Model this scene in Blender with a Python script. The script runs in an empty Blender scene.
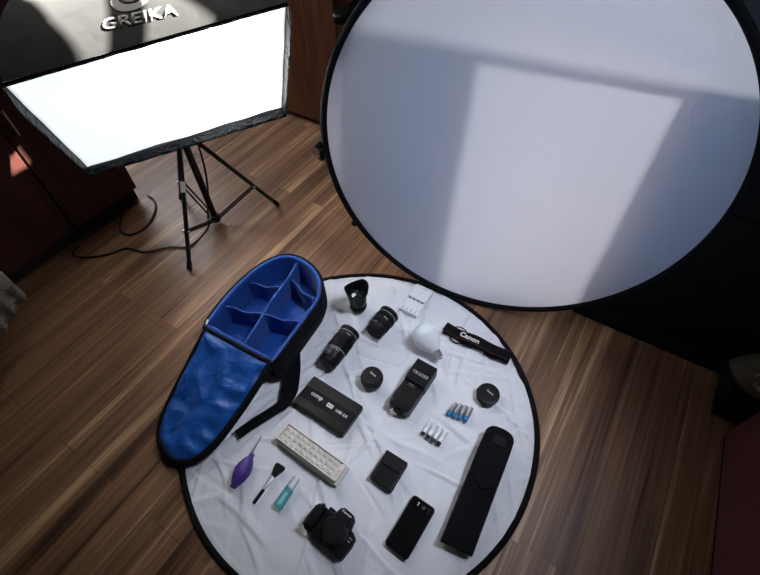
import bpy, bmesh, math, random
import numpy as np
from mathutils import Vector, Matrix, noise
random.seed(7)
PI = math.pi
V = Vector
scene = bpy.context.scene
COL = scene.collection

# ------------------------------------------------------------------ materials
def nt(m):
    m.use_nodes = True
    return m.node_tree.nodes, m.node_tree.links

def mat(name, col, rough=0.5, metal=0.0, spec=0.5, bump=0.0, bscale=200.0, sheen=0.0,
        trans=0.0, coat=0.0, vary=0.0, vscale=8.0, stretch=None, detail=3.0, ior=1.45, subs=0.0):
    m = bpy.data.materials.new(name)
    N, L = nt(m)
    b = N['Principled BSDF']
    b.inputs['Base Color'].default_value = (*col, 1)
    b.inputs['Roughness'].default_value = rough
    b.inputs['Metallic'].default_value = metal
    b.inputs['Specular IOR Level'].default_value = spec
    b.inputs['IOR'].default_value = ior
    b.inputs['Transmission Weight'].default_value = trans
    b.inputs['Coat Weight'].default_value = coat
    b.inputs['Sheen Weight'].default_value = sheen
    tc = N.new('ShaderNodeTexCoord')
    mp = N.new('ShaderNodeMapping')
    if stretch: mp.inputs['Scale'].default_value = stretch
    L.new(tc.outputs['Object'], mp.inputs['Vector'])
    nz = N.new('ShaderNodeTexNoise')
    nz.inputs['Scale'].default_value = vscale
    nz.inputs['Detail'].default_value = 4
    L.new(mp.outputs['Vector'], nz.inputs['Vector'])
    rp = N.new('ShaderNodeMapRange')
    rp.inputs['From Min'].default_value = .3; rp.inputs['From Max'].default_value = .7
    rp.inputs['To Min'].default_value = 1 - vary; rp.inputs['To Max'].default_value = 1 + vary
    L.new(nz.outputs['Fac'], rp.inputs['Value'])
    mx = N.new('ShaderNodeVectorMath'); mx.operation = 'SCALE'
    mx.inputs[0].default_value = col
    L.new(rp.outputs['Result'], mx.inputs['Scale'])
    L.new(mx.outputs['Vector'], b.inputs['Base Color'])
    if bump:
        n2 = N.new('ShaderNodeTexNoise'); n2.inputs['Scale'].default_value = bscale
        n2.inputs['Detail'].default_value = detail
        L.new(mp.outputs['Vector'], n2.inputs['Vector'])
        bp = N.new('ShaderNodeBump'); bp.inputs['Strength'].default_value = bump
        bp.inputs['Distance'].default_value = .01
        L.new(n2.outputs['Fac'], bp.inputs['Height'])
        L.new(bp.outputs['Normal'], b.inputs['Normal'])
    return m

def crumple_bump(m, scale=9.0, strength=.5, dist=.01, fine=60.0):
    """creased cloth: warped cell edges + soft folds feeding the shader normal"""
    N, L = nt(m)
    b = N['Principled BSDF']
    tc = N.new('ShaderNodeTexCoord')
    nz = N.new('ShaderNodeTexNoise'); nz.inputs['Scale'].default_value = scale * .6; nz.inputs['Detail'].default_value = 3
    L.new(tc.outputs['Object'], nz.inputs['Vector'])
    ad = N.new('ShaderNodeVectorMath'); ad.operation = 'MULTIPLY_ADD'
    ad.inputs[1].default_value = (.12, .12, .12)
    L.new(nz.outputs['Color'], ad.inputs[0]); L.new(tc.outputs['Object'], ad.inputs[2])
    vo = N.new('ShaderNodeTexVoronoi'); vo.feature = 'DISTANCE_TO_EDGE'; vo.inputs['Scale'].default_value = scale
    L.new(ad.outputs['Vector'], vo.inputs['Vector'])
    v2 = N.new('ShaderNodeTexVoronoi'); v2.feature = 'F1'; v2.inputs['Scale'].default_value = scale * 1.7
    L.new(ad.outputs['Vector'], v2.inputs['Vector'])
    n2 = N.new('ShaderNodeTexNoise'); n2.inputs['Scale'].default_value = fine; n2.inputs['Detail'].default_value = 2
    L.new(tc.outputs['Object'], n2.inputs['Vector'])
    a1 = N.new('ShaderNodeMath'); a1.operation = 'MULTIPLY_ADD'; a1.inputs[1].default_value = 1.2
    L.new(vo.outputs['Distance'], a1.inputs[0]); L.new(v2.outputs['Distance'], a1.inputs[2])
    a2 = N.new('ShaderNodeMath'); a2.operation = 'MULTIPLY_ADD'; a2.inputs[1].default_value = .06
    L.new(n2.outputs['Fac'], a2.inputs[0]); L.new(a1.outputs[0], a2.inputs[2])
    bp = N.new('ShaderNodeBump'); bp.inputs['Strength'].default_value = strength; bp.inputs['Distance'].default_value = dist
    L.new(a2.outputs[0], bp.inputs['Height']); L.new(bp.outputs['Normal'], b.inputs['Normal'])
    return m

def floor_material():
    m = bpy.data.materials.new('laminate floor')
    N, L = nt(m); b = N['Principled BSDF']
    tc = N.new('ShaderNodeTexCoord')
    sx = N.new('ShaderNodeSeparateXYZ'); L.new(tc.outputs['Object'], sx.inputs[0])
    # planks run along world Y; long axis -> brick x
    def comb(ax, ay, bx, by):
        c = N.new('ShaderNodeCombineXYZ')
        m1 = N.new('ShaderNodeMath'); m1.operation = 'MULTIPLY_ADD'; m1.inputs[1].default_value = ax; m1.inputs[2].default_value = ay
        m2 = N.new('ShaderNodeMath'); m2.operation = 'MULTIPLY_ADD'; m2.inputs[1].default_value = bx; m2.inputs[2].default_value = by
        L.new(sx.outputs['Y'], m1.inputs[0]); L.new(sx.outputs['X'], m2.inputs[0])
        L.new(m1.outputs[0], c.inputs['X']); L.new(m2.outputs[0], c.inputs['Y'])
        return c
    def brick(vec, w, h, off, mortar, freq=2):
        br = N.new('ShaderNodeTexBrick')
        br.offset = off; br.offset_frequency = freq
        br.inputs['Color1'].default_value = (0, 0, 0, 1); br.inputs['Color2'].default_value = (1, 1, 1, 1)
        br.inputs['Mortar'].default_value = (.5, .5, .5, 1)
        br.inputs['Scale'].default_value = 1; br.inputs['Brick Width'].default_value = w
        br.inputs['Row Height'].default_value = h; br.inputs['Mortar Size'].default_value = mortar
        br.inputs['Mortar Smooth'].default_value = .3
        L.new(vec.outputs[0], br.inputs['Vector'])
        return br
    pl = comb(1, 4 * 1.28 - .345 + .0, 1, .2 * 20 - .06)        # plank joints
    b1 = brick(pl, 1.28, .2, .353, .0009)
    b2 = brick(comb(1, 7.31, 1, .2 * 20 - .06), 1.28, .0667, .37, .0005, 3)
    # streaky grain
    def streak(sxx, syy, scale, detail, rough=.6):
        mp = N.new('ShaderNodeMapping'); mp.inputs['Scale'].default_value = (sxx, syy, 1)
        L.new(tc.outputs['Object'], mp.inputs['Vector'])
        nz = N.new('ShaderNodeTexNoise'); nz.inputs['Scale'].default_value = scale
        nz.inputs['Detail'].default_value = detail; nz.inputs['Roughness'].default_value = rough
        av = N.new('ShaderNodeVectorMath'); av.operation = 'MULTIPLY_ADD'
        av.inputs[1].default_value = (3.1, 5.3, 2.2)
        L.new(b2.outputs['Color'], av.inputs[0]); L.new(mp.outputs['Vector'], av.inputs[2])
        L.new(av.outputs['Vector'], nz.inputs['Vector'])
        return nz
    s1 = streak(26, 1.1, 1.0, 4)
    s2 = streak(120, 1.6, 1.0, 4)
    s3 = streak(9, .7, 1.0, 2)
    cr = N.new('ShaderNodeValToRGB')
    e = cr.color_ramp.elements
    e[0].position = .335; e[0].color = (.045, .020, .010, 1)
    e[1].position = .70; e[1].color = (.52, .33, .185, 1)
    x = e.new(.46); x.color = (.135, .067, .035, 1)
    x = e.new(.60); x.color = (.225, .122, .066, 1)
    mm = N.new('ShaderNodeMath'); mm.operation = 'MULTIPLY_ADD'; mm.inputs[1].default_value = .45
    L.new(s2.outputs['Fac'], mm.inputs[0])
    m3 = N.new('ShaderNodeMath'); m3.operation = 'MULTIPLY'; m3.inputs[1].default_value = .62
    L.new(s1.outputs['Fac'], m3.inputs[0]); L.new(m3.outputs[0], mm.inputs[2])
    m4 = N.new('ShaderNodeMath'); m4.operation = 'MULTIPLY_ADD'; m4.inputs[1].default_value = .12
    L.new(b2.outputs['Color'], m4.inputs[0]); L.new(mm.outputs[0], m4.inputs[2])
    m5 = N.new('ShaderNodeMath'); m5.operation = 'MULTIPLY_ADD'; m5.inputs[1].default_value = .3; m5.inputs[2].default_value = -.23
    L.new(s3.outputs['Fac'], m5.inputs[0])
    m6 = N.new('ShaderNodeMath'); m6.operation = 'ADD'
    L.new(m4.outputs[0], m6.inputs[0]); L.new(m5.outputs[0], m6.inputs[1])
    L.new(m6.outputs[0], cr.inputs['Fac'])
    mx = N.new('ShaderNodeMix'); mx.data_type = 'RGBA'; mx.blend_type = 'MIX'
    mx.inputs['B'].default_value = (.03, .016, .01, 1)
    sc = N.new('ShaderNodeMath'); sc.operation = 'MULTIPLY'; sc.inputs[1].default_value = .75
    L.new(b1.outputs['Fac'], sc.inputs[0]); L.new(sc.outputs[0], mx.inputs['Factor'])
    L.new(cr.outputs['Color'], mx.inputs['A'])
    L.new(mx.outputs['Result'], b.inputs['Base Color'])
    b.inputs['Roughness'].default_value = .42
    b.inputs['Specular IOR Level'].default_value = .30
    bp = N.new('ShaderNodeBump'); bp.inputs['Strength'].default_value = .08; bp.inputs['Distance'].default_value = .003
    L.new(s2.outputs['Fac'], bp.inputs['Height']); L.new(bp.outputs['Normal'], b.inputs['Normal'])
    return m

def wood_material(name, dark, light, rough=.45, axis=(18, 18, 1.2)):
    m = bpy.data.materials.new(name); N, L = nt(m); b = N['Principled BSDF']
    tc = N.new('ShaderNodeTexCoord'); mp = N.new('ShaderNodeMapping'); mp.inputs['Scale'].default_value = axis
    L.new(tc.outputs['Object'], mp.inputs['Vector'])
    nz = N.new('ShaderNodeTexNoise'); nz.inputs['Scale'].default_value = 1.5; nz.inputs['Detail'].default_value = 6
    nz.inputs['Distortion'].default_value = 1.0
    L.new(mp.outputs['Vector'], nz.inputs['Vector'])
    cr = N.new('ShaderNodeValToRGB'); e = cr.color_ramp.elements
    e[0].position = .3; e[0].color = (*dark, 1); e[1].position = .75; e[1].color = (*light, 1)
    L.new(nz.outputs['Fac'], cr.inputs['Fac']); L.new(cr.outputs['Color'], b.inputs['Base Color'])
    b.inputs['Roughness'].default_value = rough
    return m

def diffuser_material():
    """thin white translucent nylon, with faint creases"""
    m = bpy.data.materials.new('translucent nylon'); N, L = nt(m)
    N.remove(N['Principled BSDF']); out = N['Material Output']
    d = N.new('ShaderNodeBsdfDiffuse'); d.inputs['Color'].default_value = (.62, .71, .93, 1)  # blue in the cloth colour stands in for cool ambient light
    t = N.new('ShaderNodeBsdfTranslucent'); t.inputs['Color'].default_value = (.84, .84, .86, 1)
    mx = N.new('ShaderNodeMixShader'); mx.inputs[0].default_value = .50
    tc = N.new('ShaderNodeTexCoord')
    mp = N.new('ShaderNodeMapping'); mp.inputs['Scale'].default_value = (1, 1, 1)
    L.new(tc.outputs['Object'], mp.inputs['Vector'])
    nz = N.new('ShaderNodeTexNoise'); nz.inputs['Scale'].default_value = 5; nz.inputs['Detail'].default_value = 4
    L.new(mp.outputs['Vector'], nz.inputs['Vector'])
    ad = N.new('ShaderNodeVectorMath'); ad.operation = 'MULTIPLY_ADD'; ad.inputs[1].default_value = (.3, .3, .3)
    L.new(nz.outputs['Color'], ad.inputs[0]); L.new(mp.outputs['Vector'], ad.inputs[2])
    vo = N.new('ShaderNodeTexVoronoi'); vo.feature = 'DISTANCE_TO_EDGE'; vo.inputs['Scale'].default_value = 6
    L.new(ad.outputs['Vector'], vo.inputs['Vector'])
    cl = N.new('ShaderNodeMapRange'); cl.inputs['From Max'].default_value = .02
    L.new(vo.outputs['Distance'], cl.inputs['Value'])
    wv = N.new('ShaderNodeTexNoise'); wv.inputs['Scale'].default_value = 500
    L.new(tc.outputs['Object'], wv.inputs['Vector'])
    sm = N.new('ShaderNodeMath'); sm.operation = 'MULTIPLY_ADD'; sm.inputs[1].default_value = .25
    L.new(wv.outputs['Fac'], sm.inputs[0]); L.new(cl.outputs['Result'], sm.inputs[2])
    bp = N.new('ShaderNodeBump'); bp.inputs['Strength'].default_value = .12; bp.inputs['Distance'].default_value = .004
    L.new(sm.outputs[0], bp.inputs['Height'])
    L.new(bp.outputs['Normal'], d.inputs['Normal']); L.new(bp.outputs['Normal'], t.inputs['Normal'])
    L.new(d.outputs[0], mx.inputs[1]); L.new(t.outputs[0], mx.inputs[2])
    L.new(mx.outputs[0], out.inputs['Surface'])
    return m

def softbox_face_material(strength):
    m = bpy.data.materials.new('lit softbox cloth'); N, L = nt(m)
    N.remove(N['Principled BSDF']); out = N['Material Output']
    em = N.new('ShaderNodeEmission'); em.inputs['Color'].default_value = (.90, .97, 1.0, 1); em.inputs['Strength'].default_value = strength
    t = N.new('ShaderNodeBsdfTranslucent'); t.inputs['Color'].default_value = (.85, .87, .9, 1)
    d = N.new('ShaderNodeBsdfDiffuse'); d.inputs['Color'].default_value = (.7, .7, .72, 1)
    mx = N.new('ShaderNodeMixShader'); mx.inputs[0].default_value = .4
    L.new(t.outputs[0], mx.inputs[1]); L.new(d.outputs[0], mx.inputs[2])
    ad = N.new('ShaderNodeAddShader')
    L.new(mx.outputs[0], ad.inputs[0]); L.new(em.outputs[0], ad.inputs[1])
    L.new(ad.outputs[0], out.inputs['Surface'])
    return m

def lace_material():
    m = bpy.data.materials.new('lace cloth'); N, L = nt(m); b = N['Principled BSDF']; out = N['Material Output']
    b.inputs['Base Color'].default_value = (.15, .145, .13, 1); b.inputs['Roughness'].default_value = .9
    tc = N.new('ShaderNodeTexCoord')
    vo = N.new('ShaderNodeTexVoronoi'); vo.inputs['Scale'].default_value = 150
    L.new(tc.outputs['Object'], vo.inputs['Vector'])
    lt = N.new('ShaderNodeMath'); lt.operation = 'LESS_THAN'; lt.inputs[1].default_value = .42
    L.new(vo.outputs['Distance'], lt.inputs[0])
    ns = N.new('ShaderNodeTexNoise'); ns.inputs['Scale'].default_value = 16
    L.new(tc.outputs['Object'], ns.inputs['Vector'])
    gt = N.new('ShaderNodeMath'); gt.operation = 'GREATER_THAN'; gt.inputs[1].default_value = .5
    L.new(ns.outputs['Fac'], gt.inputs[0])
    mu = N.new('ShaderNodeMath'); mu.operation = 'MULTIPLY'
    L.new(lt.outputs[0], mu.inputs[0]); L.new(gt.outputs[0], mu.inputs[1])
    tr = N.new('ShaderNodeBsdfTransparent'); mx = N.new('ShaderNodeMixShader')
    L.new(mu.outputs[0], mx.inputs[0]); L.new(b.outputs[0], mx.inputs[1]); L.new(tr.outputs[0], mx.inputs[2])
    L.new(mx.outputs[0], out.inputs['Surface'])
    return m

M = {}
M['floor'] = floor_material()
M['wall'] = mat('wall paint', (.22, .20, .18), .9, bump=.1, bscale=60)
M['ceiling'] = mat('ceiling paint', (.3, .29, .28), .9)
M['wardrobe'] = wood_material('reddish brown wardrobe veneer', (.026, .0075, .006), (.080, .016, .010), .6, (14, 14, 1))
M['wardrobe_dark'] = mat('dark plinth', (.012, .007, .006), .7)
M['cabinet'] = wood_material('brown cabinet veneer', (.075, .022, .010), (.17, .060, .026), .4, (16, 16, 1.1))
M['steel'] = mat('brushed steel', (.6, .58, .55), .3, 1.0)
M['black_metal'] = mat('black painted metal', (.006, .006, .007), .35, 0, .5)
M['black_plastic'] = mat('black plastic', (.0045, .0045, .0052), .40, spec=.22, bump=.05, bscale=700)
M['black_matte'] = mat('matte black plastic', (.0035, .0035, .004), .6, spec=.18, bump=.06, bscale=900)
M['black_gloss'] = mat('glossy black', (.003, .003, .004), .16, spec=.25)
M['rubber'] = mat('black rubber', (.0035, .0035, .0038), .7, spec=.15)
M['black_fabric'] = mat('black fabric', (.0045, .0045, .0055), .9, spec=.12, sheen=.02, bump=.25, bscale=350)
M['rim_fabric'] = mat('black binding tape', (.004, .004, .005), .85, spec=.15, bump=.2, bscale=300)
M['nylon'] = crumple_bump(mat('black nylon', (.034, .035, .036), .62, spec=.4, sheen=.15), 9, .16, .010, 160)
M['lip_nylon'] = crumple_bump(mat('black nylon skirt', (.0028, .0042, .0065), .45, spec=.22), 26, .7, .008, 150)
M['desk'] = mat('black desk laminate', (.0035, .0035, .004), .75, spec=.2)
M['blue'] = crumple_bump(mat('blue nylon lining', (.003, .066, .29), .40, spec=.4, sheen=.1), 9, .6, .012, 220)
M['blue_pad'] = mat('blue padded lining', (.004, .060, .29), .6, spec=.3, sheen=.15, bump=.35, bscale=38, detail=2)
M['sheet'] = crumple_bump(mat('white reflector fabric', (.74, .74, .76), .55, spec=.35), 6, .25, .012, 40)
M['diffuser'] = diffuser_material()
M['softface'] = softbox_face_material(.70)
M['silver'] = mat('silver reflective lining', (.7, .7, .72), .35, .8)
M['print_white'] = mat('white print', (.78, .78, .78), .6)
M['print_grey'] = mat('grey print', (.40, .40, .41), .6)
M['white_plastic'] = mat('white plastic', (.78, .79, .80), .35)
M['white_globe'] = mat('frosted white globe', (.74, .79, .80), .3, spec=.5)
M['cream'] = mat('cream plastic', (.76, .72, .63), .4)
M['reflector_cell'] = mat('chromed reflector', (.84, .80, .72), .25, .15)
M['led'] = mat('led lens', (.85, .85, .80), .5)
M['red_print'] = mat('red print', (.75, .22, .16), .6)
M['purple'] = mat('purple rubber', (.065, .030, .21), .45, spec=.4)
M['hair'] = mat('black bristles', (.006, .006, .006), .95, bump=.8, bscale=260, stretch=(1, .06, 1))
M['aluminium'] = mat('satin aluminium', (.68, .67, .65), .35, .85)
M['teal'] = mat('teal liquid plastic', (.12, .50, .52), .18, trans=.35, spec=.5)
M['clear'] = mat('frosted clear plastic', (.80, .82, .82), .3, trans=.4)
M['glass'] = mat('lens glass', (.01, .012, .018), .05, coat=.8)
M['bat_white'] = mat('white battery sleeve', (.72, .77, .77), .3, metal=.15)
M['bat_dark'] = mat('dark grey battery sleeve', (.34, .34, .36), .22, metal=.7, vary=.5, vscale=60)
M['bat_blue'] = mat('blue battery sleeve', (.010, .15, .36), .35, metal=.2)
M['bat_green'] = mat('grey green print', (.20, .30, .30), .5)
M['red'] = mat('dark red fabric', (.045, .003, .0045), .7, bump=.2, bscale=250)
M['red_stitch'] = mat('orange red stitching', (.22, .030, .014), .7)
M['bag_film'] = crumple_bump(mat('crumpled clear film', (.20, .17, .135), .3, spec=.4, trans=.1), 24, 1.0, .02, 90)
M['olive'] = mat('olive brown cloth', (.055, .047, .028), .85, bump=.3, bscale=120)
M['cord'] = mat('black cable', (.006, .006, .006), .5)
M['lace'] = lace_material()
M['paper'] = mat('pale paper', (.62, .55, .42), .8)
M['sticker'] = mat('white sticker', (.72, .72, .72), .6)
M['frame_white'] = mat('white window frame', (.7, .7, .7), .4)

# ------------------------------------------------------------------ mesh helpers
class B:
    """collects shapes into one bmesh, links it as ONE mesh object"""
    def __init__(s): s.bm = bmesh.new()
    def _x(s, verts, mtx):
        if mtx is not None: bmesh.ops.transform(s.bm, matrix=mtx, verts=verts)
    def box(s, cx, cy, cz, sx, sy, sz, bev=0.0, seg=2, mtx=None):
        r = bmesh.ops.create_cube(s.bm, size=1.0)['verts']
        bmesh.ops.transform(s.bm, matrix=Matrix.Translation((cx, cy, cz)) @ Matrix.Diagonal((sx, sy, sz, 1)), verts=r)
        if bev:
            ed = list({e for v in r for e in v.link_edges})
            q = bmesh.ops.bevel(s.bm, geom=ed, offset=bev, segments=seg, affect='EDGES', profile=.5)
            r = list({v for f in q['faces'] for v in f.verts} | {v for v in r if v.is_valid})
        s._x(r, mtx); return s
    def loft(s, loops, cap0=True, cap1=True, closed=True, mtx=None):
        rows = [[s.bm.verts.new(p) for p in lp] for lp in loops]
        n = len(rows[0])
        for a, b in zip(rows, rows[1:]):
            for i in range(n if closed else n - 1):
                j = (i + 1) % n
                s.bm.faces.new((a[i], a[j], b[j], b[i]))
        if cap0: s.bm.faces.new(list(reversed(rows[0])))
        if cap1: s.bm.faces.new(rows[-1])
        s._x([v for r in rows for v in r], mtx); return s
    def prism(s, pts, z0, z1, bev=0.0, seg=2, mtx=None, top_inset=0.0):
        vs = [s.bm.verts.new((x, y, z0)) for x, y in pts]
        f = s.bm.faces.new(vs)
        r = bmesh.ops.extrude_face_region(s.bm, geom=[f])
        nv = [g for g in r['geom'] if isinstance(g, bmesh.types.BMVert)]
        bmesh.ops.translate(s.bm, vec=(0, 0, z1 - z0), verts=nv)
        al = vs + nv
        if bev:
            ed = list({e for v in nv for e in v.link_edges if all(w in nv for w in e.verts)})
            q = bmesh.ops.bevel(s.bm, geom=ed, offset=bev, segments=seg, affect='EDGES', profile=.5)
            al = list({v for v in al if v.is_valid} | {v for f in q['faces'] for v in f.verts})
        s._x(al, mtx); return s
    def lathe(s, prof, n=48, mtx=None, rf=None, zf=None):
        loops = []
        for (r, z) in prof:
            lp = []
            for i in range(n):
                a = 2 * PI * i / n
                rr = r * (rf(a, z) if rf else 1)
                lp.append((rr * math.cos(a), rr * math.sin(a), z + (zf(a, r, z) if zf else 0)))
            loops.append(lp)
        return s.loft(loops, mtx=mtx)
    def tube(s, pts, r, n=10, closed=False, flat=1.0, radii=None, upv=None):
        pts = [V(p) for p in pts]; rows = []
        m = len(pts)
        up = V((0, 0, 1))
        for i, p in enumerate(pts):
            if closed: t = pts[(i + 1) % m] - pts[i - 1]
            else: t = pts[min(i + 1, m - 1)] - pts[max(i - 1, 0)]
            t.normalize()
            u = upv if upv is not None else (up if abs(t.dot(up)) < .95 else V((1, 0, 0)))
            a = t.cross(u).normalized(); b = a.cross(t).normalized()
            rr = radii[i] if radii else r
            rows.append([s.bm.verts.new(p + a * math.cos(2 * PI * k / n) * rr + b * math.sin(2 * PI * k / n) * rr * flat) for k in range(n)])
        seq = list(zip(rows, rows[1:])) + ([(rows[-1], rows[0])] if closed else [])
        for A, C in seq:
            for k in range(n):
                s.bm.faces.new((A[k], A[(k + 1) % n], C[(k + 1) % n], C[k]))
        if not closed:
            s.bm.faces.new(list(reversed(rows[0]))); s.bm.faces.new(rows[-1])
        return s
    def ribbon(s, pts, w, th):
        """flat band along a path; widths horizontal"""
        pts = [V(p) for p in pts]; rows = []; m = len(pts)
        for i, p in enumerate(pts):
            t = (pts[min(i + 1, m - 1)] - pts[max(i - 1, 0)]).normalized()
            a = t.cross(V((0, 0, 1))).normalized(); b = a.cross(t).normalized()
            ww = w[i] if isinstance(w, (list, tuple)) else w
            c = th * .35
            prof = [(-ww / 2 + c, -th / 2), (ww / 2 - c, -th / 2), (ww / 2, -th / 2 + c), (ww / 2, th / 2 - c),
                    (ww / 2 - c, th / 2), (-ww / 2 + c, th / 2), (-ww / 2, th / 2 - c), (-ww / 2, -th / 2 + c)]
            rows.append([tuple(p + a * x + b * z) for x, z in prof])
        return s.loft(rows)
    def sphere(s, c, r, sc=(1, 1, 1), u=24, v=14, mtx=None):
        q = bmesh.ops.create_uvsphere(s.bm, u_segments=u, v_segments=v, radius=r)['verts']
        bmesh.ops.transform(s.bm, matrix=Matrix.Translation(c) @ Matrix.Diagonal((*sc, 1)), verts=q)
        s._x(q, mtx); return s
    def cyl(s, p0, p1, r0, r1=None, n=20):
        p0, p1 = V(p0), V(p1); d = p1 - p0
        q = bmesh.ops.create_cone(s.bm, cap_ends=True, segments=n, radius1=r0, radius2=r0 if r1 is None else r1, depth=d.length)['verts']
        rot = V((0, 0, 1)).rotation_difference(d.normalized()).to_matrix().to_4x4()
        bmesh.ops.transform(s.bm, matrix=Matrix.Translation((p0 + p1) / 2) @ rot, verts=q); return s
    def quad(s, pts):
        s.bm.faces.new([s.bm.verts.new(p) for p in pts]); return s
    def obj(s, name, m, parent=None, smooth=35.0, mods=()):
        bmesh.ops.recalc_face_normals(s.bm, faces=s.bm.faces)
        me = bpy.data.meshes.new(name); s.bm.to_mesh(me); s.bm.free()
        me.materials.append(m if not isinstance(m, str) else M[m])
        if smooth:
            me.polygons.foreach_set('use_smooth', [p.loop_total <= 8 for p in me.polygons])      # flat end caps stay flat
            me.set_sharp_from_angle(angle=math.radians(smooth))
        o = bpy.data.objects.new(name, me); COL.objects.link(o)
        if smooth and smooth <= 60:
            wn = o.modifiers.new('face weighted shading', 'WEIGHTED_NORMAL'); wn.keep_sharp = True; wn.weight = 100
        if parent: o.parent = parent
        return o

def tag(o, label, cat, group=None):
    o['label'] = label; o['category'] = cat
    if group: o['group'] = group
    return o

def thing(name, label, cat, loc=(0, 0, 0), rz=0.0, group=None):
    o = bpy.data.objects.new(name, None); COL.objects.link(o)
    o.empty_display_size = .05
    o.location = loc; o.rotation_euler = (0, 0, rz)
    return tag(o, label, cat, group)

def structure(o):
    o['kind'] = 'structure'; return o

def copy_tree(root):
    def cp(o, p):
        c = o.copy(); COL.objects.link(c)
        if p: c.parent = p
        for ch in [k for k in list(bpy.data.objects) if k.parent == o]: cp(ch, c)
        return c
    return cp(root, None)

def text(name, s, parent, m, width, mtx, squash=None, extrude=.0002, bold=.0, space=1.0, shear=0.0):
    """lettering as real thin mesh; width in metres, centred on mtx origin, reading along mtx X"""
    cu = bpy.data.curves.new(name, 'FONT'); cu.body = s; cu.size = 1; cu.extrude = 0.0
    cu.align_x = 'CENTER'; cu.align_y = 'CENTER'; cu.offset = bold; cu.space_character = space; cu.shear = shear
    cu.resolution_u = 3
    tmp = bpy.data.objects.new('tmp', cu); COL.objects.link(tmp)
    dg = bpy.context.evaluated_depsgraph_get(); dg.update()
    me = bpy.data.meshes.new_from_object(tmp.evaluated_get(dg))
    bpy.data.objects.remove(tmp); bpy.data.curves.remove(cu)
    xs = [v.co.x for v in me.vertices]; ys = [v.co.y for v in me.vertices]
    w = max(xs) - min(xs); h = max(ys) - min(ys); cx = (max(xs) + min(xs)) / 2; cy = (max(ys) + min(ys)) / 2
    k = width / w; ky = k if squash is None else squash / h
    bm = bmesh.new(); bm.from_mesh(me); bpy.data.meshes.remove(me)
    for v in bm.verts: v.co = V(((v.co.x - cx) * k, (v.co.y - cy) * ky, 0))
    r = bmesh.ops.extrude_face_region(bm, geom=bm.faces[:])
    bmesh.ops.translate(bm, vec=(0, 0, extrude), verts=[g for g in r['geom'] if isinstance(g, bmesh.types.BMVert)])
    bmesh.ops.transform(bm, matrix=mtx, verts=bm.verts[:])
    b = B(); b.bm.free(); b.bm = bm
    return b.obj(name, m, parent, smooth=0)

def frame(o, x, y):
    """matrix with origin o, X axis x, Y axis ~y"""
    x = V(x).normalized(); z = x.cross(V(y)).normalized(); y = z.cross(x)
    m = Matrix((x, y, z)).transposed().to_4x4(); m.translation = V(o); return m

T = Matrix.Translation
def RX(d): return Matrix.Rotation(math.radians(d), 4, 'X')
def RY(d): return Matrix.Rotation(math.radians(d), 4, 'Y')
def RZ(d): return Matrix.Rotation(math.radians(d), 4, 'Z')

def catmull(pts, per=6, closed=False):
    pts = [V(p) for p in pts]; n = len(pts); out = []
    rng = range(n if closed else n - 1)
    for i in rng:
        if closed: p0, p1, p2, p3 = pts[i - 1], pts[i], pts[(i + 1) % n], pts[(i + 2) % n]
        else: p0, p1, p2, p3 = pts[max(i - 1, 0)], pts[i], pts[i + 1], pts[min(i + 2, n - 1)]
        for k in range(per):
            t = k / per
            out.append(.5 * ((2 * p1) + (p2 - p0) * t + (2 * p0 - 5 * p1 + 4 * p2 - p3) * t * t + (3 * p1 - p0 - 3 * p2 + p3) * t ** 3))
    if not closed: out.append(pts[-1])
    return out

def rrect(w, h, r, n=5, cx=0, cy=0):
    out = []
    for (sx, sy, a0) in ((1, 1, 0), (-1, 1, 90), (-1, -1, 180), (1, -1, 270)):
        for k in range(n + 1):
            a = math.radians(a0 + 90 * k / n)
            out.append((cx + sx * (w / 2 - r) + r * math.cos(a), cy + sy * (h / 2 - r) + r * math.sin(a)))
    return out

def offset2(pts, d):
    """grow a closed 2-D outline by d"""
    n = len(pts); area = sum(pts[i][0] * pts[(i + 1) % n][1] - pts[(i + 1) % n][0] * pts[i][1] for i in range(n))
    sg = 1 if area > 0 else -1; out = []
    for i in range(n):
        t = V((pts[(i + 1) % n][0] - pts[i - 1][0], pts[(i + 1) % n][1] - pts[i - 1][1])).normalized()
        out.append((pts[i][0] + sg * t.y * d, pts[i][1] - sg * t.x * d))
    return out

SZ = .012       # height of the white fabric's surface where things lie on it

# ------------------------------------------------------------------ the room
structure(B().box(-.5, .55, -.05, 5.0, 3.5, .1).obj('floor', 'floor', smooth=0))
structure(B().box(-.5, .55, 2.65, 5.0, 3.5, .1).obj('ceiling', 'ceiling', smooth=0))
structure(B().box(-3.0, .55, 1.3, .1, 3.5, 2.6).obj('wall_left', 'wall', smooth=0))
structure(B().box(2.0, .55, 1.3, .1, 3.5, 2.6).obj('wall_right', 'wall', smooth=0))
structure(B().box(-.5, -1.2, 1.3, 5.0, .1, 2.6).obj('wall_front', 'wall', smooth=0))
# back wall, pierced by made-up gaps shaped to cast the sun strips and patch
WY = 2.2
holes = [
    [(-.712, 2.148), (-.666, 2.139), (-.578, 2.131), (-.449, 2.099), (-.438, 2.094), (-.426, 2.070), (-.507, 2.070), (-.561, 2.067), (-.604, 2.063), (-.683, 2.127)],
    [(-.52, 2.028), (-.500, 2.026), (-.409, 2.025), (-.397, 2.018), (-.357, 1.947), (-.369, 1.947), (-.452, 1.980), (-.51, 1.994), (-.545, 2.016)],
    [(-1.000, 1.785), (-1.011, 1.748), (-1.029, 1.738), (-1.030, 1.668), (-1.000, 1.716)],
]
bm = bmesh.new()
ed = []
def loop2(pts):
    vs = [bm.verts.new((x, WY, z)) for x, z in pts]
    for i in range(len(vs)): ed.append(bm.edges.new((vs[i], vs[(i + 1) % len(vs)])))
loop2([(-3.0, 0), (2.0, 0), (2.0, 2.6), (-3.0, 2.6)])
loop2([(-.62, .10), (.24, .10), (.24, .92), (-.62, .92)])      # low window
for h in holes: loop2(h)
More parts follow.
